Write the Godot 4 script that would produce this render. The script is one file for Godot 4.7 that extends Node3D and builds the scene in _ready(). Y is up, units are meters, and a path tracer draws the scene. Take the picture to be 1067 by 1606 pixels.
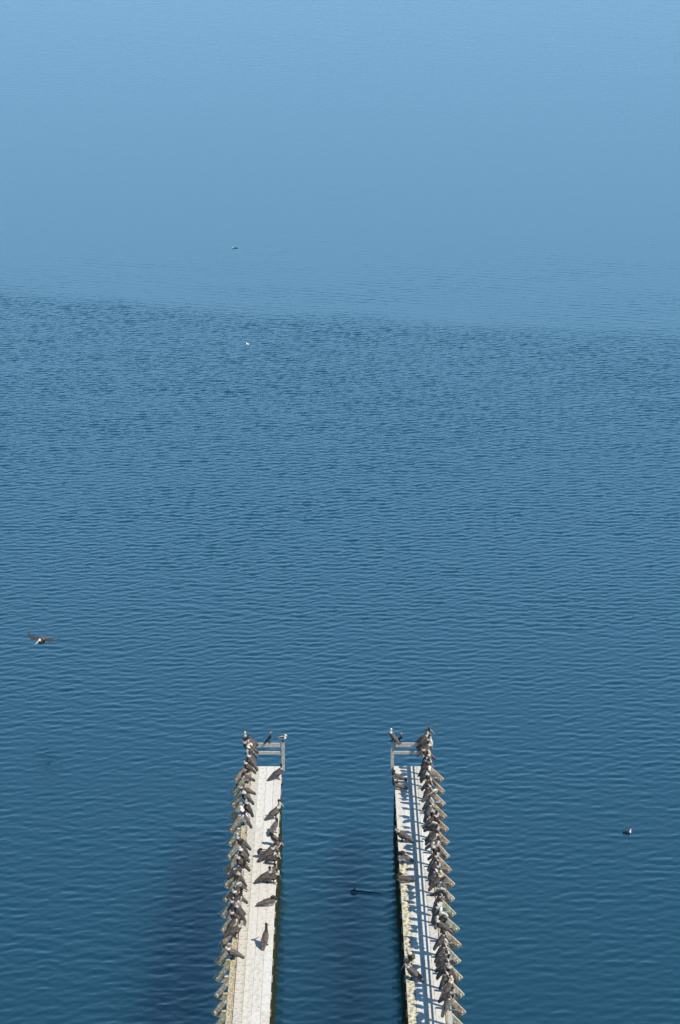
extends Node3D

const CAM_H := 42.8
const DECK_Y := 3.0
var rng := RandomNumberGenerator.new()
var taken := {}

func _ready():
	rng.seed = 20241
	camera_and_light()
	make_materials()
	water()
	build_pier(X_LEFT, -1.0, "whitened wooden pier on the left, railing along its left edge")
	build_pier(X_RIGHT, 1.0, "whitened wooden pier on the right, railing shadows across its deck")
	make_bird_kit()
	rail_birds()
	deck_birds()
	open_water()

func camera_and_light():
	var cam := Camera3D.new()
	cam.name = "camera"
	add_child(cam)
	cam.position = Vector3(0, CAM_H, 0)
	cam.rotation = Vector3(-atan2(1253.0, 3650.0), -atan2(11.5, 3860.0), 0)
	cam.fov = rad_to_deg(2.0 * atan2(803.0, 3650.0))
	cam.near = 0.5
	cam.far = 20000.0
	cam.current = true
	var env := Environment.new()
	env.background_mode = Environment.BG_SKY
	# a clear sky, the same all round: hazy at the horizon, brightest a little above it, deep blue overhead
	var stops := [[0.0, Vector3(0.30, 0.52, 0.76)], [7.0, Vector3(0.31, 0.57, 0.86)], [15.0, Vector3(0.385, 0.76, 1.17)], [24.0, Vector3(0.235, 0.485, 0.82)], [36.0, Vector3(0.12, 0.285, 0.54)], [52.0, Vector3(0.05, 0.13, 0.29)], [70.0, Vector3(0.024, 0.075, 0.19)], [90.0, Vector3(0.02, 0.065, 0.17)]]
	var air := Image.create(64, 512, false, Image.FORMAT_RGBF)
	for row in 512:
		var up := 90.0 - (row + 0.5) / 512.0 * 180.0
		var e := absf(up)
		var k := 0
		while k < stops.size() - 2 and e > stops[k + 1][0]:
			k += 1
		var t := clampf((e - stops[k][0]) / (stops[k + 1][0] - stops[k][0]), 0.0, 1.0)
		var c: Vector3 = (stops[k][1] as Vector3).lerp(stops[k + 1][1], t * t * (3.0 - 2.0 * t) * 0.35 + t * 0.65)
		if up < 0.0:
			c = Vector3(0.10, 0.22, 0.34)
		air.fill_rect(Rect2i(0, row, 64, 1), Color(c.x, c.y, c.z))
	var sm := PanoramaSkyMaterial.new()
	sm.panorama = ImageTexture.create_from_image(air)
	var sky := Sky.new()
	sky.sky_material = sm
	env.sky = sky
	env.background_energy_multiplier = 1.0
	env.tonemap_mode = Environment.TONE_MAPPER_LINEAR
	env.tonemap_exposure = 1.27
	env.sdfgi_enabled = true
	env.volumetric_fog_enabled = true
	env.volumetric_fog_density = 0.0
	env.ssao_enabled = true
	env.ssil_enabled = true
	var we := WorldEnvironment.new()
	we.name = "world_environment"
	we.environment = env
	add_child(we)
	var sun := DirectionalLight3D.new()
	sun.name = "sun"
	sun.light_energy = 1.6
	sun.light_color = Color(1.0, 0.96, 0.90)
	sun.light_angular_distance = 0.5
	sun.shadow_enabled = true
	add_child(sun)
	sun.look_at_from_position(Vector3(0.63, 1.0, 0.36) * 50.0, Vector3.ZERO, Vector3.UP)

# ---------------------------------------------------------------- water
func axis(a: float, b: float, grow: Callable) -> PackedFloat32Array:
	var out := PackedFloat32Array()
	var v := a
	while v < b:
		out.append(v)
		v += grow.call(v)
	out.append(b)
	return out

class Waves:
	var kx := PackedFloat32Array()
	var kz := PackedFloat32Array()
	var am := PackedFloat32Array()
	var ph := PackedFloat32Array()
	func fill(r: RandomNumberGenerator, n: int, lo: float, hi: float, turn: float, spread: float, slope: float) -> void:
		for i in n:
			var k := TAU / (lo * pow(hi / lo, (i + r.randf()) / n))
			var ang := r.randfn(turn, spread)
			kx.append(k * sin(ang))
			kz.append(k * cos(ang))
			am.append(slope * sqrt(2.0 / n) / k)
			ph.append(r.randf() * TAU)
	func at(x: float, d: float) -> float:
		var h := 0.0
		for i in kx.size():
			h += am[i] * sin(kx[i] * x + kz[i] * d + ph[i])
		return h

func water():
	var t0 := Time.get_ticks_msec()
	long_crests.fill(rng, 28, 0.20, 1.15, 0.08, 0.30, 1.0)
	chop.fill(rng, 30, 0.20, 0.70, -0.05, 0.55, 1.0)
	ripple.fill(rng, 14, 0.15, 0.24, 0.0, 0.33, 1.0)
	patch.seed = 7
	patch.frequency = 0.02
	patch.fractal_octaves = 5
	gust.seed = 12
	gust.frequency = 0.11
	gust.fractal_octaves = 3
	# d is the distance ahead (z = -d): three strips, finer where the water is near, and a plain sheet round them out to the horizon
	var sheet := ArrayMesh.new()
	water_strip(sheet, axis(46.0, 108.0, func(_v): return 0.08), 32.0, func(v): return 0.12 + 0.002 * v)
	water_strip(sheet, axis(108.0, 196.0, func(v): return 0.062 + maxf(0.0, v - 178.0) * 0.012), 44.0, func(v): return 0.13 + 0.002 * v)
	water_strip(sheet, axis(196.0, 405.0, func(v): return 0.0015 * v), 68.0, func(v): return 0.24 + 0.002 * v)
	water_strip(sheet, PackedFloat32Array([-6000.0, -1500.0, -300.0, -40.0, 20.0, 46.0]), 68.0, func(_v): return 34.0)
	water_strip(sheet, PackedFloat32Array([405.0, 450.0, 520.0, 700.0, 1200.0, 3000.0, 9000.0]), 68.0, func(_v): return 34.0)
	var m := StandardMaterial3D.new()
	m.albedo_color = Color(0.12, 0.27, 0.36, 0.05)
	m.transparency = BaseMaterial3D.TRANSPARENCY_ALPHA
	m.roughness = 0.1
	m.metallic_specular = 0.5
	var o := MeshInstance3D.new()
	o.name = "sea_water"
	o.mesh = sheet
	o.material_override = m
	o.set_meta("kind", "structure")
	add_child(o)
	# the body of the sea: murky water that scatters the light, above a dark bed
	var fv := FogVolume.new()
	fv.name = "sea_water_body"
	fv.shape = RenderingServer.FOG_VOLUME_SHAPE_BOX
	fv.size = Vector3(11000, 12.0, 14000)
	fv.position = Vector3(0, -6.2, -1500)
	var fm := FogMaterial.new()
	fm.density = 0.14
	fm.albedo = Color(0.16, 0.48, 0.61)
	fv.material = fm
	fv.set_meta("kind", "structure")
	add_child(fv)
	var pm := PlaneMesh.new()
	pm.size = Vector2(12000, 15000)
	var bed := MeshInstance3D.new()
	bed.name = "sea_bed"
	bed.mesh = pm
	bed.position = Vector3(0, -12.4, -1500)
	bed.set_meta("kind", "structure")
	var bm := StandardMaterial3D.new()
	bm.albedo_color = Color(0.10, 0.19, 0.22)
	bm.roughness = 1.0
	bed.material_override = bm
	add_child(bed)
	print("water ", Time.get_ticks_msec() - t0, " ms")

var long_crests := Waves.new()
var chop := Waves.new()
var ripple := Waves.new()
var patch := FastNoiseLite.new()
var gust := FastNoiseLite.new()

func water_height(x: float, d: float) -> float:
	# a ruffled patch ends along a ragged front; beyond it the water lies slick
	var front := 169.0 - 0.28 * x + 7.0 * patch.get_noise_2d(x, d * 0.6)
	var ruff := 1.0 - smoothstep(front - 3.0, front + 3.0, d)
	var inshore := 1.0 - smoothstep(86.0, 130.0, d)
	var g := 1.0 + 0.9 * gust.get_noise_2d(x * 0.45, d)
	var g2 := 1.0 + 0.4 * gust.get_noise_2d(x * 0.5 + 300.0, d * 1.4)
	var h := long_crests.at(x, d) * g * lerpf(lerpf(0.030, 0.06, smoothstep(165.0, 300.0, d)), 0.036, ruff)
	h += chop.at(x, d) * g2 * lerpf(lerpf(0.008, 0.17, smoothstep(175.0, 340.0, d)), lerpf(0.112, 0.06, inshore), ruff)
	var fine := 0.15 * smoothstep(100.0, 150.0, d) * ruff
	return h + ripple.at(x, d) * fine if fine > 0.0 else h

func water_strip(sheet: ArrayMesh, rows: PackedFloat32Array, half_width: float, grow: Callable) -> void:
	var half := axis(0.0, half_width, grow)
	half.append_array(PackedFloat32Array([half_width + 8.0, 100.0, 160.0, 400.0, 1500.0, 6000.0]))
	var cols := PackedFloat32Array()
	for i in range(half.size() - 1, 0, -1):
		cols.append(-half[i])
	cols.append_array(half)
	var nr := rows.size()
	var nc := cols.size()
	var verts := PackedVector3Array()
	verts.resize(nr * nc)
	var norms := PackedVector3Array()
	norms.resize(nr * nc)
	var i := 0
	for r in nr:
		var d := rows[r]
		var edge := smoothstep(46.0, 50.0, d) * (1.0 - smoothstep(385.0, 404.0, d))
		for c in nc:
			var x := cols[c]
			var e := edge * (1.0 - smoothstep(half_width - 7.0, half_width - 0.5, absf(x)))
			verts[i] = Vector3(x, water_height(x, d) * e if e > 0.0 else 0.0, -d)
			i += 1
	for r in nr:
		var r0 := maxi(r - 1, 0)
		var r1 := mini(r + 1, nr - 1)
		for c in nc:
			var c0 := maxi(c - 1, 0)
			var c1 := mini(c + 1, nc - 1)
			var dx := (verts[r * nc + c1].y - verts[r * nc + c0].y) / (cols[c1] - cols[c0])
			var dz := (verts[r1 * nc + c].y - verts[r0 * nc + c].y) / (rows[r1] - rows[r0])
			norms[r * nc + c] = Vector3(-dx, 1.0, dz).normalized()
	var idx := PackedInt32Array()
	idx.resize((nr - 1) * (nc - 1) * 6)
	var k := 0
	for r in nr - 1:
		for c in nc - 1:
			var a := r * nc + c
			idx[k] = a
			idx[k + 1] = a + nc
			idx[k + 2] = a + 1
			idx[k + 3] = a + 1
			idx[k + 4] = a + nc
			idx[k + 5] = a + nc + 1
			k += 6
	var arr := []
	arr.resize(Mesh.ARRAY_MAX)
	arr[Mesh.ARRAY_VERTEX] = verts
	arr[Mesh.ARRAY_NORMAL] = norms
	arr[Mesh.ARRAY_INDEX] = idx
	sheet.add_surface_from_arrays(Mesh.PRIMITIVE_TRIANGLES, arr)
	print("water strip ", nr, " x ", nc)

# ---------------------------------------------------------------- helpers
func note(o: Node, label: String, category: String, group := "") -> void:
	o.set_meta("label", label)
	o.set_meta("category", category)
	if group != "":
		o.set_meta("group", group)

func numbered(called: String) -> String:
	var n: int = taken.get(called, 0)
	taken[called] = n + 1
	return called if n == 0 else "%s_%03d" % [called, n]

func base(called: String, where: Vector3, turn := 0.0) -> Node3D:
	var o := Node3D.new()
	o.name = numbered(called)
	o.position = where
	o.rotation.y = turn
	add_child(o)
	return o

func part(called: String, mesh: Mesh, m: Material, parent: Node, where := Vector3.ZERO, turn := Vector3.ZERO) -> MeshInstance3D:
	var o := MeshInstance3D.new()
	o.name = called
	o.mesh = mesh
	o.material_override = m
	o.position = where
	o.rotation = turn
	parent.add_child(o, true)
	return o

var timber_cache := {}

# a sawn timber with small worn chamfers on its long edges; long axis z
func timber(sx: float, sy: float, sz: float) -> ArrayMesh:
	var key := "%.3f_%.3f_%.3f" % [sx, sy, sz]
	if timber_cache.has(key):
		return timber_cache[key]
	var c := minf(0.008, minf(sx, sy) * 0.2)
	var hx := sx / 2.0
	var hy := sy / 2.0
	var ring := [Vector2(hx - c, hy), Vector2(hx, hy - c), Vector2(hx, c - hy), Vector2(hx - c, -hy), Vector2(c - hx, -hy), Vector2(-hx, c - hy), Vector2(-hx, hy - c), Vector2(c - hx, hy)]
	var mesh := prism(ring, sz)
	timber_cache[key] = mesh
	return mesh

# an outline in x-y (clockwise seen from +z), drawn out along z
func prism(ring: Array, sz: float) -> ArrayMesh:
	var st := SurfaceTool.new()
	st.begin(Mesh.PRIMITIVE_TRIANGLES)
	st.set_smooth_group(-1)
	var n := ring.size()
	var h := sz / 2.0
	for i in n:
		var a: Vector2 = ring[i]
		var b: Vector2 = ring[(i + 1) % n]
		var q := [Vector3(a.x, a.y, h), Vector3(a.x, a.y, -h), Vector3(b.x, b.y, -h), Vector3(b.x, b.y, h)]
		for k in [0, 1, 2, 0, 2, 3]:
			st.add_vertex(q[k])
	for i in range(1, n - 1):
		for k in [0, i, i + 1]:
			st.add_vertex(Vector3(ring[k].x, ring[k].y, h))
		for k in [0, i + 1, i]:
			st.add_vertex(Vector3(ring[k].x, ring[k].y, -h))
	st.generate_normals()
	return st.commit()

# rings of points (each an array of Vector3) joined into one closed skin
func loft(rings: Array, smooth := true) -> ArrayMesh:
	var st := SurfaceTool.new()
	st.begin(Mesh.PRIMITIVE_TRIANGLES)
	st.set_smooth_group(0 if smooth else -1)
	var n: int = rings[0].size()
	for r in rings.size() - 1:
		for i in n:
			var j := (i + 1) % n
			var q := [rings[r][i], rings[r][j], rings[r + 1][j], rings[r + 1][i]]
			for k in [0, 2, 1, 0, 3, 2]:
				st.add_vertex(q[k])
	for e in [0, rings.size() - 1]:
		for i in range(1, n - 1):
			for k in ([0, i, i + 1] if e == 0 else [0, i + 1, i]):
				st.add_vertex(rings[e][k])
	st.generate_normals()
	return st.commit()

func ramp(stops: Array) -> Gradient:
	var g := Gradient.new()
	g.offsets = PackedFloat32Array()
	g.colors = PackedColorArray()
	var off := PackedFloat32Array()
	var col := PackedColorArray()
	for s in stops:
		off.append(s[0])
		col.append(s[1])
	g.offsets = off
	g.colors = col
	return g

func grain(seed_: int, freq: float, octaves: int, stops: Array, size := 512) -> NoiseTexture2D:
	var t := NoiseTexture2D.new()
	t.width = size
	t.height = size
	t.seamless = true
	t.normalize = true
	var f := FastNoiseLite.new()
	f.noise_type = FastNoiseLite.TYPE_SIMPLEX_SMOOTH
	f.seed = seed_
	f.frequency = freq
	f.fractal_octaves = octaves
	f.fractal_gain = 0.6
	t.noise = f
	if stops.size():
		t.color_ramp = ramp(stops)
	return t

func coat(seed_: int, stops: Array, scale_: Vector3, relief := 0.3, rough := 0.9) -> StandardMaterial3D:
	var m := StandardMaterial3D.new()
	m.albedo_texture = grain(seed_, 0.012, 5, stops)
	m.roughness = rough
	m.metallic_specular = 0.3
	m.uv1_triplanar = true
	m.uv1_world_triplanar = true
	m.uv1_scale = scale_
	m.uv1_offset = Vector3(seed_ * 0.137, seed_ * 0.071, seed_ * 0.213)
	m.heightmap_enabled = true
	m.heightmap_texture = height_noise
	m.heightmap_scale = relief
	return m

var height_noise: NoiseTexture2D
var mat := {}

func make_materials() -> void:
	height_noise = grain(91, 0.02, 5, [])
	var white := Color(0.734, 0.734, 0.719)
	# boards whitened by droppings, streaked across where rain and feet smeared them
	mat.plank = [
		coat(11, [[0.0, Color(0.604, 0.595, 0.553)], [0.25, Color(0.694, 0.687, 0.658)], [0.55, white], [1.0, Color(0.751, 0.755, 0.746)]], Vector3(0.85, 1.0, 0.7), 0.1),
		coat(12, [[0.0, Color(0.571, 0.554, 0.500)], [0.28, Color(0.677, 0.662, 0.623)], [0.6, Color(0.718, 0.713, 0.689)], [1.0, Color(0.743, 0.742, 0.729)]], Vector3(0.9, 1.0, 0.6), 0.1),
		coat(13, [[0.0, Color(0.588, 0.554, 0.509)], [0.28, Color(0.694, 0.671, 0.641)], [0.6, Color(0.726, 0.713, 0.689)], [1.0, Color(0.751, 0.750, 0.746)]], Vector3(0.8, 1.0, 0.75), 0.1),
	]
	mat.streaked = [
		coat(21, [[0.0, Color(0.392, 0.394, 0.368)], [0.28, Color(0.555, 0.554, 0.518)], [0.48, Color(0.677, 0.671, 0.641)], [1.0, Color(0.743, 0.738, 0.729)]], Vector3(0.7, 1.0, 2.1), 0.15),
		coat(22, [[0.0, Color(0.424, 0.394, 0.334)], [0.28, Color(0.588, 0.562, 0.491)], [0.5, Color(0.685, 0.671, 0.631)], [1.0, Color(0.734, 0.730, 0.710)]], Vector3(0.9, 1.0, 1.7), 0.15),
	]
	mat.green_plank = coat(31, [[0.0, Color(0.36, 0.34, 0.25)], [0.25, Color(0.52, 0.50, 0.40)], [0.48, Color(0.66, 0.64, 0.55)], [0.7, Color(0.74, 0.72, 0.66)], [1.0, Color(0.78, 0.765, 0.72)]], Vector3(1.0, 1.0, 0.8), 0.15)
	mat.rail = coat(41, [[0.0, Color(0.336, 0.292, 0.221)], [0.3, Color(0.528, 0.454, 0.336)], [0.55, Color(0.640, 0.591, 0.492)], [1.0, Color(0.720, 0.705, 0.664)]], Vector3(1.4, 1.4, 1.0))
	mat.timber = [
		coat(51, [[0.0, Color(0.384, 0.351, 0.288)], [0.3, Color(0.557, 0.511, 0.441)], [0.6, Color(0.672, 0.626, 0.557)], [0.8, Color(0.806, 0.777, 0.729)], [1.0, Color(0.874, 0.844, 0.815)]], Vector3(1.2, 1.2, 1.2)),
		coat(52, [[0.0, Color(0.365, 0.312, 0.249)], [0.35, Color(0.557, 0.483, 0.402)], [0.65, Color(0.672, 0.597, 0.509)], [0.85, Color(0.787, 0.739, 0.681)], [1.0, Color(0.864, 0.834, 0.806)]], Vector3(1.0, 1.4, 1.0)),
		coat(53, [[0.0, Color(0.365, 0.360, 0.269)], [0.35, Color(0.547, 0.531, 0.432)], [0.7, Color(0.682, 0.654, 0.576)], [1.0, Color(0.845, 0.815, 0.777)]], Vector3(1.5, 1.0, 1.2)),
	]
	mat.splashed = coat(61, [[0.0, Color(0.400, 0.381, 0.336)], [0.4, Color(0.608, 0.599, 0.566)], [1.0, Color(0.736, 0.737, 0.722)]], Vector3(2.0, 2.0, 2.0))
	mat.under = coat(71, [[0.0, Color(0.12, 0.10, 0.07)], [0.5, Color(0.22, 0.19, 0.14)], [1.0, Color(0.34, 0.31, 0.25)]], Vector3(1.0, 1.0, 1.0))
	mat.pile = coat(81, [[0.0, Color(0.07, 0.09, 0.05)], [0.5, Color(0.13, 0.17, 0.10)], [1.0, Color(0.24, 0.25, 0.17)]], Vector3(1.4, 0.7, 1.4), 0.8)
	var b := StandardMaterial3D.new()
	b.albedo_color = Color(0.80, 0.79, 0.77)
	b.roughness = 0.8
	mat.bolt = b

# ---------------------------------------------------------------- piers
const DECK_W := 1.2
const BAY := 1.09
const RAIL_H := 1.05
const PIER_LEN := 34.0
const FAR_Z := -84.66

# side is -1 where the railing stands on the left edge, 1 where it stands on the right; u runs from the far end towards the viewer
func build_pier(called_x: float, side: float, label: String) -> void:
	var p := base("pier", Vector3(called_x, 0, FAR_Z))
	note(p, label, "pier", "bird-covered twin piers")
	var top := DECK_Y
	# deck boards, four across, laid end to end with staggered joints
	var bw := DECK_W / 4.0
	for col in 4:
		var x := -DECK_W / 2.0 + bw * (col + 0.5)
		var u := 0.0
		var first: float = [3.3, 5.45, 2.2, 4.4][col]
		var k := 0
		var by_rail := (col == 0 and side < 0.0) or (col == 3 and side > 0.0)
		var by_slip := (col == 3 and side < 0.0) or (col == 0 and side > 0.0)
		while u < PIER_LEN - 0.05:
			var length := minf(first if k == 0 else 5.45 if rng.randf() < 0.6 else 4.36, PIER_LEN - u)
			var m: Material = mat.plank[rng.randi() % 3]
			if by_rail:
				m = mat.streaked[rng.randi() % 2] if side < 0.0 or rng.randf() < 0.4 else m
			elif by_slip and side > 0.0 and u > 7.0:
				m = mat.green_plank
			part("plank", timber(bw - 0.004, 0.05, snappedf(length, 0.01) - 0.008), m, p, Vector3(x + rng.randf_range(-0.001, 0.001), top - 0.025 + rng.randf_range(-0.002, 0.002), u + length / 2.0))
			u += length
			k += 1
	# stringers under the deck
	for sx in [-0.42, 0.0, 0.42]:
		part("stringer", timber(0.12, 0.26, PIER_LEN - 0.02), mat.under, p, Vector3(sx, top - 0.185, PIER_LEN / 2.0))
	# cross timbers that reach out beyond the railing, each with a post and a slanting brace
	var reach := 0.66
	var n_bays := int(PIER_LEN / BAY)
	for i in n_bays:
		var u := 1.0 + BAY * i
		if u > PIER_LEN - 0.2:
			break
		var r := reach + rng.randf_range(-0.05, 0.05)
		var half := DECK_W / 2.0
		# outline of the timber seen along the pier, its outer end cut back underneath
		var x0 := -side * (half + 0.03)
		var x1 := side * (half + r)
		var ty := top - 0.055
		var outline := [Vector2(x0, ty), Vector2(x1, ty), Vector2(x1, ty - 0.10), Vector2(x1 - side * 0.12, ty - 0.20), Vector2(x0, ty - 0.20)]
		if side < 0.0:
			outline.reverse()
		var wood: Material = mat.timber[rng.randi() % 3]
		var beam := part("outrigger", prism(outline, 0.12), wood, p, Vector3(0, 0, u))
		var bolt := CylinderMesh.new()
		bolt.top_radius = 0.022
		bolt.bottom_radius = 0.026
		bolt.height = 0.03
		bolt.radial_segments = 8
		bolt.rings = 1
		part("bolt", bolt, mat.bolt, beam, Vector3(side * (half + r - 0.07), ty - 0.05, 0.072), Vector3(PI / 2, 0, 0))
		# post
		var ph := RAIL_H - 0.045 + 0.25
		part("post", timber(0.09, 0.09, ph), mat.timber[rng.randi() % 3] if i > 0 else mat.splashed, p, Vector3(side * (half + 0.052), top - 0.25 + ph / 2.0, u - 0.108), Vector3(PI / 2, 0, 0))
		# brace from the outrigger's end up to the post
		var a := Vector2(side * (half + r - 0.02), top - 0.06)
		var b := Vector2(side * (half + 0.075), top + 0.55)
		var dir := (b - a).normalized()
		var across := Vector2(-dir.y, dir.x) * 0.08 * side
		var low := a - dir * 0.05
		var ring := [low + across, b + across, b - across, low - across]
		if side > 0.0:
			ring.reverse()
		var brace := part("brace", prism(ring, 0.085), mat.timber[rng.randi() % 3], p, Vector3(0, 0, u + 0.024 + 0.083))
		part("bolt", bolt, mat.bolt, brace, Vector3(low.x + dir.x * 0.10, low.y + dir.y * 0.10, 0.05), Vector3(PI / 2, 0, 0))
	# railing: boards laid flat on the posts, a lower rail nailed inside them
	var ru := 0.0
	var j := 0
	while ru < PIER_LEN - 0.05:
		var length := minf(5.45 + (1.09 if j == 0 else 0.0), PIER_LEN - ru)
		part("top_rail", timber(0.15, 0.042, length - 0.006), mat.rail if side < 0.0 else mat.splashed, p, Vector3(side * (DECK_W / 2.0 + 0.052), top + RAIL_H - 0.021, ru + length / 2.0))
		part("middle_rail", timber(0.04, 0.075, length - 0.006), mat.rail, p, Vector3(side * (DECK_W / 2.0 - 0.015), top + 0.62, ru + length / 2.0))
		ru += length
		j += 1
	# the frame that closes the far end
	for s in [-1.0, 1.0]:
		var ph2 := RAIL_H + (0.25 if s != side else 0.18)
		part("corner_post", timber(0.13, 0.13, ph2), mat.splashed, p, Vector3(s * (DECK_W / 2.0 + 0.052 - (0.002 if s == side else 0.0)), top - 0.25 + ph2 / 2.0 + (0.0 if s != side else -0.002), -0.07), Vector3(PI / 2, 0, 0))
	part("end_rail", timber(0.05, 0.19, DECK_W - 0.026), mat.splashed, p, Vector3(0, top + RAIL_H - 0.15, -0.056), Vector3(0, PI / 2, 0))
	part("end_rail", timber(0.05, 0.13, DECK_W - 0.026), mat.splashed, p, Vector3(0, top + 0.56, -0.056), Vector3(0, PI / 2, 0))
	# piles and the caps they carry
	var pile_rings := []
	for h in [[-12.5, 0.17], [-1.0, 0.165], [0.6, 0.16], [2.39, 0.145]]:
		var ring2 := []
		for q in 10:
			var ang := TAU * q / 10.0
			ring2.append(Vector3(cos(ang) * h[1], h[0], sin(ang) * h[1]))
		pile_rings.append(ring2)
	var pile_mesh := loft(pile_rings)
	var pu := 0.45
	while pu < PIER_LEN:
		part("pile_cap", timber(0.22, 0.26, DECK_W + 0.1), mat.under, p, Vector3(0, top - 0.45, pu), Vector3(0, PI / 2, 0))
		for s in [-1.0, 1.0]:
			part("pile", pile_mesh, mat.pile, p, Vector3(s * 0.44, 0, pu), Vector3(0, rng.randf() * TAU, 0))
		pu += BAY * 2.0

# ---------------------------------------------------------------- birds
# A body is a field of tapered limbs joined by a smooth minimum and meshed as surface nets.
class Limb:
	var a: Vector3
	var b: Vector3
	var ra: float
	var rb: float
	var flat: float
	var tint: Color
	var ab: Vector3
	var l2: float
	func _init(a_: Vector3, ra_: float, b_: Vector3, rb_: float, tint_: Color, flat_ := 1.0):
		a = a_
		b = b_
		ra = ra_
		rb = rb_
		tint = tint_
		flat = flat_
		ab = b - a
		l2 = maxf(ab.length_squared(), 1e-6)
	func distance(p: Vector3) -> float:
		var t := clampf((p - a).dot(ab) / l2, 0.0, 1.0)
		var q := p - (a + ab * t)
		q.z *= flat
		return q.length() - lerpf(ra, rb, t)

var feather := FastNoiseLite.new()

func body_mesh(limbs: Array, cell: float, blend: float) -> ArrayMesh:
	var lo := Vector3.INF
	var hi := -Vector3.INF
	for l in limbs:
		var r := maxf(l.ra, l.rb) + cell * 2.0 + 0.01
		lo = lo.min(l.a - Vector3.ONE * r).min(l.b - Vector3.ONE * r)
		hi = hi.max(l.a + Vector3.ONE * r).max(l.b + Vector3.ONE * r)
	var nx := int((hi.x - lo.x) / cell) + 2
	var ny := int((hi.y - lo.y) / cell) + 2
	var nz := int((hi.z - lo.z) / cell) + 2
	var field := PackedFloat32Array()
	field.resize(nx * ny * nz)
	field.fill(1.0)
	for l in limbs:
		var r := maxf(l.ra, l.rb) + blend + cell * 2.0
		var c0: Vector3 = ((l.a.min(l.b) - Vector3.ONE * r - lo) / cell).floor()
		var c1: Vector3 = ((l.a.max(l.b) + Vector3.ONE * r - lo) / cell).ceil()
		for ix in range(maxi(0, int(c0.x)), mini(nx, int(c1.x) + 1)):
			for iy in range(maxi(0, int(c0.y)), mini(ny, int(c1.y) + 1)):
				for iz in range(maxi(0, int(c0.z)), mini(nz, int(c1.z) + 1)):
					var at := (ix * ny + iy) * nz + iz
					var d: float = l.distance(lo + Vector3(ix, iy, iz) * cell)
					var o := field[at]
					var h := maxf(blend - absf(o - d), 0.0) / blend
					field[at] = minf(o, d) - h * h * blend * 0.25
	var ids := {}
	var verts := PackedVector3Array()
	var cols := PackedColorArray()
	var corner := [0, 1, nz, nz + 1, ny * nz, ny * nz + 1, ny * nz + nz, ny * nz + nz + 1]
	var offs := [Vector3(0, 0, 0), Vector3(0, 0, 1), Vector3(0, 1, 0), Vector3(0, 1, 1), Vector3(1, 0, 0), Vector3(1, 0, 1), Vector3(1, 1, 0), Vector3(1, 1, 1)]
	var edges := [[0, 1], [0, 2], [0, 4], [1, 3], [1, 5], [2, 3], [2, 6], [3, 7], [4, 5], [4, 6], [5, 7], [6, 7]]
	for ix in nx - 1:
		for iy in ny - 1:
			for iz in nz - 1:
				var at := (ix * ny + iy) * nz + iz
				var inside := 0
				for c in 8:
					if field[at + corner[c]] < 0.0:
						inside += 1
				if inside == 0 or inside == 8:
					continue
				var sum := Vector3.ZERO
				var n := 0
				for e in edges:
					var f0 := field[at + corner[e[0]]]
					var f1 := field[at + corner[e[1]]]
					if (f0 < 0.0) != (f1 < 0.0):
						sum += (offs[e[0]] as Vector3).lerp(offs[e[1]], f0 / (f0 - f1))
						n += 1
				var p := lo + (Vector3(ix, iy, iz) + sum / n) * cell
				ids[at] = verts.size()
				verts.append(p)
				cols.append(plumage(limbs, p))
	var st := SurfaceTool.new()
	st.begin(Mesh.PRIMITIVE_TRIANGLES)
	st.set_smooth_group(0)
	for i in verts.size():
		st.set_color(cols[i])
		st.add_vertex(verts[i])
	var sx := ny * nz
	for ix in range(1, nx - 1):
		for iy in range(1, ny - 1):
			for iz in range(1, nz - 1):
				var at := (ix * ny + iy) * nz + iz
				var s0 := field[at] < 0.0
				for ax in 3:
					var step: int = [sx, nz, 1][ax]
					var s1 := field[at + step] < 0.0
					if s0 == s1:
						continue
					var u: int = [nz, 1, sx][ax]
					var v: int = [1, sx, nz][ax]
					var q := [ids[at], ids[at - u], ids[at - u - v], ids[at - v]]
					if s0:
						q.reverse()
					for k in [0, 1, 2, 0, 2, 3]:
						st.add_index(q[k])
	st.generate_normals()
	return st.commit()

func plumage(limbs: Array, p: Vector3) -> Color:
	var best := 1e9
	var c := Color.WHITE
	for l in limbs:
		var d: float = l.distance(p)
		if d < best:
			best = d
			c = l.tint
	var n := feather.get_noise_3d(p.x * 9.0 + p.y * 4.0, p.y * 30.0 - p.x * 12.0, p.z * 30.0)
	var k := 1.0 + 0.55 * n
	return Color(c.r * k, c.g * k, c.b * k)

# plumage colours, linear
const BACK := Color(0.085, 0.073, 0.066)
const WING := Color(0.102, 0.091, 0.083)
const WING_EDGE := Color(0.22, 0.20, 0.175)
const BELLY := Color(0.036, 0.028, 0.023)
const NECK_WHITE := Color(0.46, 0.44, 0.40)
const NECK_BROWN := Color(0.042, 0.034, 0.030)
const CROWN := Color(0.66, 0.60, 0.42)

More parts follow.
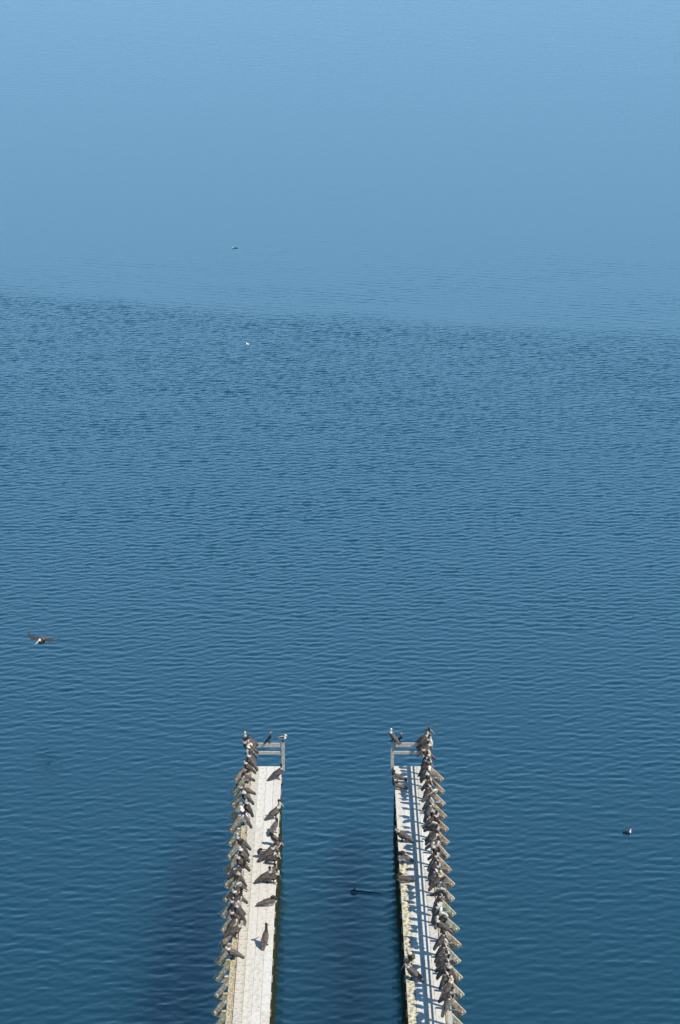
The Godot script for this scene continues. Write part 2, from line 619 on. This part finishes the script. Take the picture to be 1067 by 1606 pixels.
# pose: [pitch of the body in degrees, path of the neck from its base, bill direction, adult, sitting]
func pelican_limbs(pose: Dictionary) -> Array:
	var L := []
	var adult: bool = pose.adult
	var hip := Vector3(0, pose.get("hip", 0.17), 0)
	var tilt := Basis(Vector3(0, 0, 1), deg_to_rad(pose.pitch))
	var P := func(x: float, y: float, z: float) -> Vector3: return hip + tilt * Vector3(x, y, z)
	var under: Color = BELLY if adult else Color(0.62, 0.58, 0.52)
	# trunk: rump, belly, breast
	L.append(Limb.new(P.call(-0.20, 0.10, 0), 0.065, P.call(0.02, 0.10, 0), 0.105, BACK))
	L.append(Limb.new(P.call(0.02, 0.085, 0), 0.104, P.call(0.19, 0.12, 0), 0.088, under))
	L.append(Limb.new(P.call(-0.14, 0.055, 0), 0.06, P.call(0.10, 0.05, 0), 0.085, under))
	L.append(Limb.new(P.call(-0.05, 0.135, 0), 0.085, P.call(0.16, 0.165, 0), 0.078, BACK))
	# tail
	L.append(Limb.new(P.call(-0.22, 0.10, 0), 0.055, P.call(-0.42, 0.075, 0), 0.05, BACK, 0.75))
	# folded wings: shoulder, flight feathers, pale lower edge
	for s in [-1.0, 1.0]:
		L.append(Limb.new(P.call(0.16, 0.150, 0.070 * s), 0.055, P.call(-0.10, 0.145, 0.082 * s), 0.062, WING, 1.25))
		L.append(Limb.new(P.call(-0.10, 0.145, 0.080 * s), 0.058, P.call(-0.40, 0.125, 0.026 * s), 0.026, WING, 1.2))
		L.append(Limb.new(P.call(0.13, 0.085, 0.094 * s), 0.020, P.call(-0.20, 0.085, 0.078 * s), 0.020, WING_EDGE, 1.2))
	# neck and head
	var neck: Array = pose.neck
	var prev: Vector3 = P.call(0.21, 0.15, 0)
	var pr := 0.080
	for i in neck.size():
		var q: Vector3 = prev + neck[i]
		var r: float = [0.050, 0.040, 0.037, 0.036, 0.036][i]
		var tint: Color = NECK_WHITE if adult else NECK_BROWN
		L.append(Limb.new(prev, pr, q, r, tint))
		if adult and pose.get("nape", true):
			var along: Vector3 = (q - prev).normalized()
			var behind := Vector3(-along.y, along.x, 0.0) * r * 0.62
			L.append(Limb.new(prev + behind, pr * 0.5, q + behind, r * 0.66, NECK_BROWN))
		prev = q
		pr = r
	var bill: Vector3 = (pose.bill as Vector3).normalized()
	L.append(Limb.new(prev - bill * 0.02 + Vector3(0, 0.012, 0), 0.046, prev + bill * 0.05, 0.036, CROWN if adult and not pose.get("nape", true) else NECK_BROWN))
	pose.head = prev
	return L

func bill_mesh(length: float) -> ArrayMesh:
	# along +x: a flat upper half over a sagging pouch, hooked at the tip
	var rings := []
	for s in [[0.0, 0.026, 0.018, 0.030], [0.25, 0.022, 0.014, 0.044], [0.55, 0.018, 0.011, 0.034], [0.85, 0.014, 0.009, 0.014], [0.97, 0.011, 0.008, 0.016], [1.0, 0.004, 0.002, 0.012]]:
		var ring := []
		for q in 8:
			var ang := -TAU * q / 8.0
			var y := sin(ang)
			ring.append(Vector3(s[0] * length, y * (s[2] if y > 0.0 else s[3]), cos(ang) * s[1]))
		rings.append(ring)
	return loft(rings)

func leg_mesh(h: float) -> ArrayMesh:
	var rings := []
	# shank
	var st := SurfaceTool.new()
	for s in [[h + 0.03, 0.024, 0.0], [h * 0.5, 0.014, 0.0], [0.022, 0.013, 0.0]]:
		var ring := []
		for q in 6:
			var ang := -TAU * q / 6.0
			ring.append(Vector3(cos(ang) * s[1], s[0], sin(ang) * s[1]))
		rings.append(ring)
	rings.reverse()
	var shank := loft(rings)
	# webbed foot
	var ring_top := [Vector3(-0.02, 0.02, -0.012), Vector3(-0.02, 0.02, 0.012), Vector3(0.075, 0.010, 0.045), Vector3(0.09, 0.010, 0.0), Vector3(0.075, 0.010, -0.045)]
	var ring_low := []
	for v in ring_top:
		ring_low.append(Vector3(v.x, 0.0, v.z))
	ring_top.reverse()
	ring_low.reverse()
	var foot := loft([ring_low, ring_top], false)
	st.begin(Mesh.PRIMITIVE_TRIANGLES)
	st.append_from(shank, 0, Transform3D.IDENTITY)
	st.append_from(foot, 0, Transform3D.IDENTITY)
	return st.commit()

func skin(albedo: Color, rough: float, use_vertex: bool) -> StandardMaterial3D:
	var m := StandardMaterial3D.new()
	m.albedo_color = albedo
	m.roughness = rough
	m.metallic_specular = 0.3
	m.vertex_color_use_as_albedo = use_vertex
	return m

var bird_kit := {}

func make_bird_kit() -> void:
	feather.seed = 5
	feather.frequency = 0.6
	feather.fractal_octaves = 3
	var poses := {
		# relaxed: neck folded in an S, bill resting down along it
		"relaxed": {"pitch": 46.0, "adult": true, "neck": [Vector3(0.06, 0.06, 0), Vector3(0.0, 0.08, 0), Vector3(-0.05, 0.06, 0)], "bill": Vector3(0.36, -0.93, 0)},
		"pale": {"pitch": 42.0, "adult": true, "nape": false, "neck": [Vector3(0.06, 0.06, 0), Vector3(0.01, 0.08, 0), Vector3(-0.05, 0.07, 0)], "bill": Vector3(0.36, -0.93, 0.1)},
		"relaxed_young": {"pitch": 44.0, "adult": false, "neck": [Vector3(0.05, 0.06, 0), Vector3(0.0, 0.08, 0), Vector3(-0.05, 0.06, 0)], "bill": Vector3(0.45, -0.88, 0)},
		"hunched": {"pitch": 50.0, "adult": true, "neck": [Vector3(0.05, 0.03, 0), Vector3(-0.03, 0.07, 0), Vector3(-0.05, 0.03, 0.02)], "bill": Vector3(0.60, -0.78, 0.1)},
		"hunched_young": {"pitch": 48.0, "adult": false, "neck": [Vector3(0.05, 0.03, 0), Vector3(-0.03, 0.07, 0), Vector3(-0.05, 0.03, -0.02)], "bill": Vector3(0.55, -0.82, -0.15)},
		"alert": {"pitch": 44.0, "hip": 0.20, "adult": false, "neck": [Vector3(0.05, 0.09, 0), Vector3(0.01, 0.11, 0), Vector3(-0.01, 0.11, 0)], "bill": Vector3(0.85, -0.50, 0.1)},
		"alert_adult": {"pitch": 36.0, "hip": 0.20, "adult": true, "neck": [Vector3(0.06, 0.09, 0), Vector3(0.01, 0.11, 0), Vector3(-0.02, 0.10, 0)], "bill": Vector3(0.55, -0.83, -0.1)},
		# preening: neck bent back over the shoulder, bill in the wing feathers
		"preening": {"pitch": 36.0, "adult": true, "nape": false, "neck": [Vector3(0.06, 0.06, 0.02), Vector3(-0.02, 0.08, 0.05), Vector3(-0.08, 0.03, 0.05), Vector3(-0.06, -0.03, 0.02)], "bill": Vector3(-0.72, -0.68, -0.10)},
		"preening_young": {"pitch": 28.0, "adult": false, "neck": [Vector3(0.06, 0.06, -0.02), Vector3(-0.02, 0.08, -0.05), Vector3(-0.08, 0.03, -0.05), Vector3(-0.06, -0.03, -0.02)], "bill": Vector3(-0.75, -0.62, 0.12)},
		# leaning out over the edge with the neck stretched and the bill hanging
		"leaning": {"pitch": 26.0, "adult": true, "neck": [Vector3(0.08, 0.05, 0), Vector3(0.06, 0.06, 0), Vector3(0.03, 0.06, 0)], "bill": Vector3(0.40, -0.92, 0)},
		# on the level deck the body is carried flatter
		"standing": {"pitch": 26.0, "hip": 0.19, "adult": true, "neck": [Vector3(0.06, 0.06, 0), Vector3(0.01, 0.08, 0), Vector3(-0.05, 0.07, 0)], "bill": Vector3(0.40, -0.92, 0)},
		"standing_young": {"pitch": 24.0, "hip": 0.19, "adult": false, "neck": [Vector3(0.06, 0.05, 0), Vector3(0.0, 0.07, 0), Vector3(-0.05, 0.05, 0)], "bill": Vector3(0.5, -0.86, 0)},
		# asleep: sitting low, head laid along the back
		"asleep": {"pitch": 6.0, "adult": false, "hip": 0.05, "neck": [Vector3(0.04, 0.07, 0.02), Vector3(-0.05, 0.06, 0.03), Vector3(-0.08, 0.02, 0.0)], "bill": Vector3(-0.95, -0.2, 0.05)},
	}
	var bill := bill_mesh(0.31)
	for kind in poses:
		var pose: Dictionary = poses[kind]
		var mesh := body_mesh(pelican_limbs(pose), 0.019, 0.05)
		var hip: float = pose.get("hip", 0.17)
		bird_kit[kind] = {"body": mesh, "bill": bill, "bill_at": pose.head, "bill_dir": pose.bill, "leg": leg_mesh(hip) if hip > 0.1 else null}
	# a slim black cormorant
	var black := Color(0.018, 0.018, 0.020)
	var L := [
		Limb.new(Vector3(-0.10, 0.17, 0), 0.05, Vector3(0.06, 0.28, 0), 0.075, black),
		Limb.new(Vector3(-0.10, 0.17, 0), 0.05, Vector3(-0.26, 0.06, 0), 0.022, black, 0.7),
		Limb.new(Vector3(0.07, 0.29, 0.05), 0.035, Vector3(-0.16, 0.15, 0.03), 0.02, black),
		Limb.new(Vector3(0.07, 0.29, -0.05), 0.035, Vector3(-0.16, 0.15, -0.03), 0.02, black),
		Limb.new(Vector3(0.06, 0.28, 0), 0.06, Vector3(0.09, 0.40, 0), 0.030, black),
		Limb.new(Vector3(0.09, 0.40, 0), 0.030, Vector3(0.07, 0.50, 0), 0.024, Color(0.20, 0.17, 0.12)),
		Limb.new(Vector3(0.07, 0.51, 0), 0.030, Vector3(0.11, 0.52, 0), 0.022, Color(0.34, 0.30, 0.22)),
	]
	bird_kit["cormorant"] = {"body": body_mesh(L, 0.014, 0.03), "bill": bill_mesh(0.09), "bill_at": Vector3(0.11, 0.52, 0), "bill_dir": Vector3(1, 0.1, 0), "bill_scale": 0.5, "leg": leg_mesh(0.10), "leg_gap": 0.04}
	# a gull: white head and breast, slate wings
	var w := Color(0.80, 0.80, 0.78)
	var slate := Color(0.10, 0.105, 0.115)
	var G := [
		Limb.new(Vector3(-0.10, 0.18, 0), 0.06, Vector3(0.09, 0.22, 0), 0.085, w),
		Limb.new(Vector3(-0.12, 0.18, 0), 0.045, Vector3(-0.26, 0.15, 0), 0.025, w, 0.6),
		Limb.new(Vector3(0.07, 0.25, 0.065), 0.045, Vector3(-0.28, 0.16, 0.02), 0.018, slate, 1.2),
		Limb.new(Vector3(0.07, 0.25, -0.065), 0.045, Vector3(-0.28, 0.16, -0.02), 0.018, slate, 1.2),
		Limb.new(Vector3(0.11, 0.25, 0), 0.065, Vector3(0.14, 0.33, 0), 0.045, w),
		Limb.new(Vector3(0.14, 0.36, 0), 0.048, Vector3(0.17, 0.36, 0), 0.038, w),
	]
	bird_kit["gull"] = {"body": body_mesh(G, 0.014, 0.035), "bill": bill_mesh(0.075), "bill_at": Vector3(0.185, 0.355, 0), "bill_dir": Vector3(1, -0.25, 0), "bill_scale": 0.55, "leg": leg_mesh(0.13), "leg_gap": 0.035}
	mat.feathers = [skin(Color.WHITE, 0.85, true), skin(Color(0.93, 0.90, 0.88), 0.85, true), skin(Color(0.86, 0.86, 0.88), 0.85, true)]
	mat.bill = [skin(Color(0.70, 0.66, 0.58), 0.55, false), skin(Color(0.60, 0.54, 0.47), 0.55, false), skin(Color(0.50, 0.46, 0.42), 0.55, false)]
	mat.bill_yellow = skin(Color(0.78, 0.62, 0.20), 0.5, false)
	mat.legs = skin(Color(0.20, 0.20, 0.20), 0.7, false)

func place_bird(called: String, kind: String, where: Vector3, face: float, label: String, category: String, group: String, size := 1.0, tip := 0.0) -> Node3D:
	var kit: Dictionary = bird_kit[kind]
	if not kit.has("proto"):
		var q := Node3D.new()
		part("body", kit.body, mat.feathers[0], q)
		var dir: Vector3 = (kit.bill_dir as Vector3).normalized()
		var sc: float = kit.get("bill_scale", 1.0)
		var up := Vector3.UP if absf(dir.y) < 0.98 else Vector3.BACK
		var right := dir.cross(up).normalized()
		var bl := part("bill", kit.bill, mat.bill[0], q)
		bl.transform = Transform3D(Basis(dir, right.cross(dir) * sc, right * sc), kit.bill_at + dir * 0.055 * sc)
		if kit.leg != null:
			var gap: float = kit.get("leg_gap", 0.06)
			part("leg", kit.leg, mat.legs, q, Vector3(0.0, 0, gap))
			part("leg", kit.leg, mat.legs, q, Vector3(0.0, 0, -gap))
		kit.proto = q
	var o: Node3D = (kit.proto as Node3D).duplicate()
	o.name = numbered(called)
	add_child(o)
	o.position = where
	o.rotation = Vector3(0, face, 0)
	if tip > 0.0:
		o.rotation += Vector3(rng.randfn(0.0, 0.06), 0, rng.randfn(0.0, tip))
	o.scale = Vector3(size, size, size * 0.88)
	(o.get_node("body") as MeshInstance3D).material_override = mat.feathers[rng.randi() % 3]
	(o.get_node("bill") as MeshInstance3D).material_override = mat.bill_yellow if kind == "gull" else mat.bill[rng.randi() % 3]
	note(o, label, category, group)
	return o

func ordinal(n: int) -> String:
	var small := ["", "first", "second", "third", "fourth", "fifth", "sixth", "seventh", "eighth", "ninth", "tenth", "eleventh", "twelfth", "thirteenth", "fourteenth", "fifteenth", "sixteenth", "seventeenth", "eighteenth", "nineteenth"]
	if n < 20:
		return small[n]
	var tens := ["", "", "twent", "thirt", "fort", "fift"]
	if n % 10 == 0:
		return tens[n / 10] + "ieth"
	return tens[n / 10] + "y-" + small[n % 10]

const LOOKS := {
	"relaxed": "white-necked brown pelican with bill down",
	"relaxed_young": "brown-necked young pelican with bill down",
	"hunched": "hunched white-necked brown pelican",
	"hunched_young": "hunched brown-necked young pelican",
	"alert": "upright brown-necked young pelican",
	"alert_adult": "upright white-necked brown pelican",
	"preening": "preening white-necked brown pelican",
	"preening_young": "preening brown-necked young pelican",
	"leaning": "brown pelican stretching its neck out",
	"asleep": "sleeping brown pelican with head on back",
	"pale": "pale-headed white-necked brown pelican",
}

const X_LEFT := -2.675
const X_RIGHT := 2.99

func rail_birds() -> void:
	var rail_y := DECK_Y + RAIL_H
	# along the right pier's railing: distance from the far end, most of them looking out over the water
	var us := [0.05, 0.34, 0.62, 0.92, 1.28, 1.59, 1.95, 2.24, 2.57, 2.87, 3.17, 3.47, 3.81, 4.31, 4.96, 5.29, 5.90, 6.34, 6.62, 6.96, 7.45, 7.72, 8.04, 8.50, 8.78, 9.26, 9.80, 10.12, 10.62, 11.02, 11.34, 11.73, 12.13, 12.45, 12.95, 13.45, 13.81, 14.25, 14.60, 14.90, 15.29, 16.20, 16.74, 17.06, 17.43, 17.74, 18.07, 18.38, 18.77, 19.40, 19.80, 20.25]
	var cycle := ["relaxed", "hunched", "pale", "hunched_young", "relaxed", "preening", "pale", "relaxed", "hunched", "relaxed_young", "hunched", "hunched", "hunched_young"]
	for i in us.size():
		var kind: String = cycle[rng.randi() % cycle.size()]
		if i == 0: kind = "alert"
		elif i == 1: kind = "alert_adult"
		var face := rng.randfn(0.02, 0.38)
		if i % 7 == 5:
			face = PI + rng.randfn(0.0, 0.4)
		place_bird("pelican", kind, Vector3(X_RIGHT + DECK_W / 2.0 + 0.052 + rng.randf_range(-0.03, 0.03), rail_y, FAR_Z + us[i]), face, "%s, %s bird from far end on right pier's railing" % [LOOKS[kind], ordinal(i + 1)], "pelican", "pelicans on the right pier's railing", rng.randf_range(0.80, 1.0), 0.14)
	# along the left pier's railing: [distance, pose, looking inwards]
	var ls := [[0.28, "pale", 0], [0.60, "relaxed_young", 0], [0.95, "relaxed", 0], [1.32, "preening", 0], [1.78, "hunched", 0], [2.30, "relaxed", 0], [2.80, "relaxed", 0], [3.75, "hunched_young", 0], [4.85, "leaning", 0], [5.45, "hunched", 0], [6.35, "relaxed", 0], [7.30, "hunched_young", 0],
		[9.15, "pale", 0], [9.60, "relaxed_young", 0], [10.12, "relaxed", 0], [10.74, "hunched", 0], [11.50, "alert", 1], [11.88, "hunched", 0], [12.30, "relaxed_young", 0], [12.72, "preening", 1], [13.20, "relaxed", 0], [13.58, "alert", 1], [13.95, "relaxed", 0], [14.30, "pale", 0], [14.68, "relaxed", 0], [15.06, "hunched_young", 1], [15.66, "alert_adult", 1], [17.05, "leaning", 0]]
	for i in ls.size():
		var kind: String = ls[i][1]
		var face: float = (rng.randfn(0.35, 0.2) if ls[i][2] else PI + rng.randfn(0.12, 0.3))
		place_bird("pelican", kind, Vector3(X_LEFT - DECK_W / 2.0 - 0.052 + rng.randf_range(-0.03, 0.03), rail_y, FAR_Z + ls[i][0]), face, "%s, %s pelican from far end on left pier's railing" % [LOOKS[kind], ordinal(i + 1)], "pelican", "pelicans on the left pier's railing", rng.randf_range(0.80, 1.0), 0.14)
	place_bird("gull", "gull", Vector3(X_LEFT - DECK_W / 2.0 - 0.05, rail_y, FAR_Z + 6.88), PI * 0.7, "white-headed gull among pelicans on left pier's railing", "gull", "", 1.25)

func deck_birds() -> void:
	# [pose, x, distance from the far end, facing in degrees (0 right, 90 away), size, label]
	var left := [
		["standing", -2.19, 1.20, 25.0, 1.05, "white-breasted pelican on left pier deck beside the far corner post"],
		["alert_adult", -2.20, 4.70, 15.0, 1.12, "tall pelican with pale wing stripe at left pier's inner edge, near far end"],
		["standing_young", -2.22, 5.85, 60.0, 0.98, "crouched pelican facing away, just below the tall stripe-winged one on left pier"],
		["preening_young", -2.20, 6.85, 150.0, 1.0, "preening pelican in the cluster at left pier's inner edge"],
		["standing_young", -2.13, 7.42, 20.0, 1.0, "pelican at the very edge of left pier behind the preening one"],
		["leaning", -2.38, 8.02, 30.0, 1.10, "pelican leaning toward the slip with white belly, beside sleeping pelican"],
		["asleep", -2.58, 7.80, 200.0, 0.95, "sleeping pelican curled up mid-deck on left pier"],
		["standing", -2.16, 8.40, -15.0, 0.95, "pale-headed pelican lowest in the inner-edge cluster on left pier"],
		["standing", -2.43, 9.80, 12.0, 1.05, "white-necked pelican leftmost of three together mid left pier"],
		["standing_young", -2.20, 9.45, 60.0, 0.98, "brown pelican farthest of three together mid left pier"],
		["standing", -2.16, 9.85, -5.0, 0.98, "pelican pointing its bill over the slip, rightmost of three together"],
		["asleep", -2.27, 11.50, 10.0, 1.10, "lone pelican sitting low at left pier's inner edge"],
		["alert", -2.33, 14.28, 75.0, 1.10, "lone tall pelican standing upright mid-deck, nearest the viewer on left pier"],
	]
	for b in left:
		place_bird("pelican", b[0], Vector3(b[1], DECK_Y, FAR_Z + b[2]), deg_to_rad(b[3]), b[5], "pelican", "pelicans standing on the left pier's deck", b[4] * 0.9)
	var right := [
		["standing_young", 2.50, 1.55, 190.0, 1.0, "dark brown pelican farthest along right pier's inner deck edge"],
		["asleep", 2.56, 2.15, 170.0, 0.9, "low resting pelican just below the dark one on right pier"],
		["leaning", 2.55, 6.60, 165.0, 1.10, "pelican leaning left over the slip from right pier's inner edge"],
		["preening_young", 2.52, 8.35, 200.0, 1.10, "stout preening pelican at right pier's inner edge, mid-way along"],
		["asleep", 2.50, 9.80, 185.0, 1.05, "crouching pelican with pale bill over the slip on right pier"],
		["preening", 2.58, 15.50, 250.0, 1.05, "pale preening pelican at right pier's inner edge, near the viewer"],
		["leaning", 2.60, 16.55, 150.0, 1.10, "white-necked pelican stretching left over the slip, nearest on right pier's deck"],
	]
	for b in right:
		place_bird("pelican", b[0], Vector3(b[1], DECK_Y, FAR_Z + b[2]), deg_to_rad(b[3]), b[5], "pelican", "pelicans on the right pier's deck", b[4] * 0.88)
	# the end frames
	var ey := DECK_Y + RAIL_H - 0.055
	place_bird("cormorant", "cormorant", Vector3(X_LEFT + 0.10, ey, FAR_Z - 0.056), deg_to_rad(40), "small dark bird with pale head on left pier's end rail", "cormorant", "", 0.85)
	place_bird("gull", "gull", Vector3(X_LEFT + DECK_W / 2.0 + 0.052, DECK_Y + RAIL_H, FAR_Z - 0.056), deg_to_rad(-30), "dark-backed gull on left pier's bare corner post", "gull", "", 0.85)
	place_bird("cormorant", "cormorant", Vector3(X_RIGHT - 0.36, ey, FAR_Z - 0.056), deg_to_rad(5), "black cormorant on right pier's end rail", "cormorant", "", 0.8)
	place_bird("pelican", "pale", Vector3(X_RIGHT - DECK_W / 2.0 - 0.052, DECK_Y + RAIL_H, FAR_Z - 0.056), deg_to_rad(150), "pelican perched on right pier's bare corner post, tail toward the deck", "pelican", "", 0.8)

# ---------------------------------------------------------------- on and over the water
func wing_mesh(s: float) -> ArrayMesh:
	# span along z, chord along x, gliding with the tips raised and swept back
	var rings := []
	for k in [[0.0, 0.12, 0.30, 0.0, 0.05], [0.18, 0.17, 0.34, 0.05, 0.045], [0.38, 0.19, 0.34, 0.045, 0.035], [0.56, 0.08, 0.28, 0.06, 0.025], [0.70, -0.06, 0.19, 0.10, 0.014], [0.78, -0.20, 0.05, 0.13, 0.006]]:
		var ring := []
		for q in 8:
			var ang := TAU * q / 8.0 * s
			ring.append(Vector3(k[1] - k[2] * 0.5 + cos(ang) * k[2] * 0.5, k[3] + sin(ang) * k[4] * 0.5, s * k[0]))
		rings.append(ring)
	return loft(rings)

func open_water() -> void:
	# a pelican gliding low over the sea
	var L := [
		Limb.new(Vector3(-0.26, 0, 0), 0.06, Vector3(0.0, 0.0, 0), 0.115, BACK),
		Limb.new(Vector3(0.0, -0.01, 0), 0.115, Vector3(0.20, 0.0, 0), 0.09, BELLY),
		Limb.new(Vector3(-0.26, 0, 0), 0.055, Vector3(-0.44, 0.01, 0), 0.05, BACK, 0.6),
		Limb.new(Vector3(0.20, 0.01, 0), 0.07, Vector3(0.28, 0.08, 0), 0.045, NECK_BROWN),
		Limb.new(Vector3(0.28, 0.08, 0), 0.045, Vector3(0.26, 0.14, 0), 0.038, NECK_WHITE),
		Limb.new(Vector3(0.25, 0.145, 0), 0.040, Vector3(0.33, 0.145, 0), 0.032, CROWN),
	]
	var o := base("flying_pelican", Vector3(-13.2, 3.0, -98.0), deg_to_rad(-112))
	note(o, "brown pelican gliding low over the open water, wings spread", "pelican")
	part("body", body_mesh(L, 0.017, 0.04), mat.feathers[0], o)
	var wing_skin := skin(Color(0.22, 0.215, 0.21), 0.85, false)
	part("wing", wing_mesh(1.0), wing_skin, o, Vector3(0.02, 0.04, 0.06))
	part("wing", wing_mesh(-1.0), wing_skin, o, Vector3(0.02, 0.04, -0.06))
	var bl := part("bill", bill_mesh(0.34), mat.bill[0], o)
	bl.transform = Transform3D(Basis(Vector3(0, 0, 1), deg_to_rad(-12)), Vector3(0.35, 0.145, 0))
	# a grebe on the water
	var dark := Color(0.022, 0.024, 0.026)
	var white := Color(0.80, 0.80, 0.78)
	var R := [
		Limb.new(Vector3(-0.22, 0.03, 0), 0.05, Vector3(0.0, 0.04, 0), 0.085, dark),
		Limb.new(Vector3(0.0, 0.04, 0), 0.085, Vector3(0.13, 0.04, 0), 0.075, dark),
		Limb.new(Vector3(0.15, 0.05, 0), 0.06, Vector3(0.19, 0.18, 0), 0.032, white),
		Limb.new(Vector3(0.19, 0.18, 0), 0.032, Vector3(0.175, 0.30, 0), 0.026, white),
		Limb.new(Vector3(0.165, 0.24, 0), 0.022, Vector3(0.165, 0.33, 0), 0.024, dark),
		Limb.new(Vector3(0.18, 0.34, 0), 0.033, Vector3(0.22, 0.34, 0), 0.022, dark),
	]
	var g := base("grebe", Vector3(11.85, 0.0, -84.7), deg_to_rad(-12))
	note(g, "dark grebe with white throat floating right of the piers", "grebe")
	g.scale = Vector3.ONE * 0.72
	part("body", body_mesh(R, 0.013, 0.025), mat.feathers[0], g)
	var gb := part("bill", bill_mesh(0.08), mat.bill_yellow, g)
	gb.transform = Transform3D(Basis.IDENTITY.scaled(Vector3(1, 0.4, 0.4)), Vector3(0.235, 0.34, 0))
	# two birds far out
	var f := base("seabird", Vector3(-8.31, 0.0, -193.45), deg_to_rad(170))
	note(f, "tiny dark bird floating far out on the pale slick water", "seabird")
	part("body", body_mesh(R, 0.016, 0.025), mat.feathers[0], f).scale = Vector3(1.0, 0.45, 0.9)
	var wg := base("floating_gull", Vector3(-6.12, -0.02, -161.7), deg_to_rad(200))
	note(wg, "tiny white gull floating at the edge of the dark water", "gull")
	wg.scale = Vector3.ONE * 0.62
	var W := [
		Limb.new(Vector3(-0.18, 0.06, 0), 0.03, Vector3(0.0, 0.06, 0), 0.085, white),
		Limb.new(Vector3(0.0, 0.06, 0), 0.085, Vector3(0.12, 0.07, 0), 0.075, white),
		Limb.new(Vector3(0.13, 0.10, 0), 0.06, Vector3(0.17, 0.22, 0), 0.045, white),
		Limb.new(Vector3(0.17, 0.23, 0), 0.048, Vector3(0.20, 0.23, 0), 0.04, white),
		Limb.new(Vector3(0.05, 0.12, 0.05), 0.04, Vector3(-0.24, 0.08, 0.02), 0.015, Color(0.42, 0.43, 0.45)),
		Limb.new(Vector3(0.05, 0.12, -0.05), 0.04, Vector3(-0.24, 0.08, -0.02), 0.015, Color(0.42, 0.43, 0.45)),
	]
	part("body", body_mesh(W, 0.016, 0.03), mat.feathers[0], wg)
	# driftwood between the piers
	var path := [Vector3(-0.66, 0.02, -0.03), Vector3(-0.58, 0.05, -0.06), Vector3(-0.50, 0.055, -0.08), Vector3(-0.38, 0.03, -0.05), Vector3(-0.15, 0.035, 0.0), Vector3(0.12, 0.03, 0.05), Vector3(0.38, 0.03, 0.13), Vector3(0.55, 0.02, 0.16), Vector3(0.72, -0.01, 0.155)]
	var radii := [0.012, 0.032, 0.040, 0.026, 0.025, 0.023, 0.020, 0.013, 0.005]
	var rings := []
	for k in path.size():
		var t: Vector3 = (path[mini(k + 1, path.size() - 1)] - path[maxi(k - 1, 0)]).normalized()
		var side := t.cross(Vector3.UP).normalized()
		var up := side.cross(t)
		var ring := []
		for q in 8:
			var ang := -TAU * q / 8.0
			ring.append(path[k] + (side * cos(ang) + up * sin(ang)) * radii[k] * (1.0 + 0.18 * sin(q * 2.3 + k)))
		rings.append(ring)
	var dw := base("driftwood", Vector3(1.28, 0.01, -79.7))
	note(dw, "thin dark driftwood branch floating in the slip between the piers", "driftwood")
	var wet := skin(Color(0.11, 0.09, 0.07), 0.45, false)
	var stem := part("branch", loft(rings), wet, dw)
	var knob := []
	for k in [[0.0, 0.022], [0.05, 0.016], [0.10, 0.005]]:
		var ring := []
		for q in 6:
			var ang := TAU * q / 6.0
			ring.append(Vector3(-0.50 + k[0] * 0.5 + cos(ang) * k[1], 0.085 + k[0], -0.08 + sin(ang) * k[1]))
		knob.append(ring)
	part("twig", loft(knob), wet, dw)
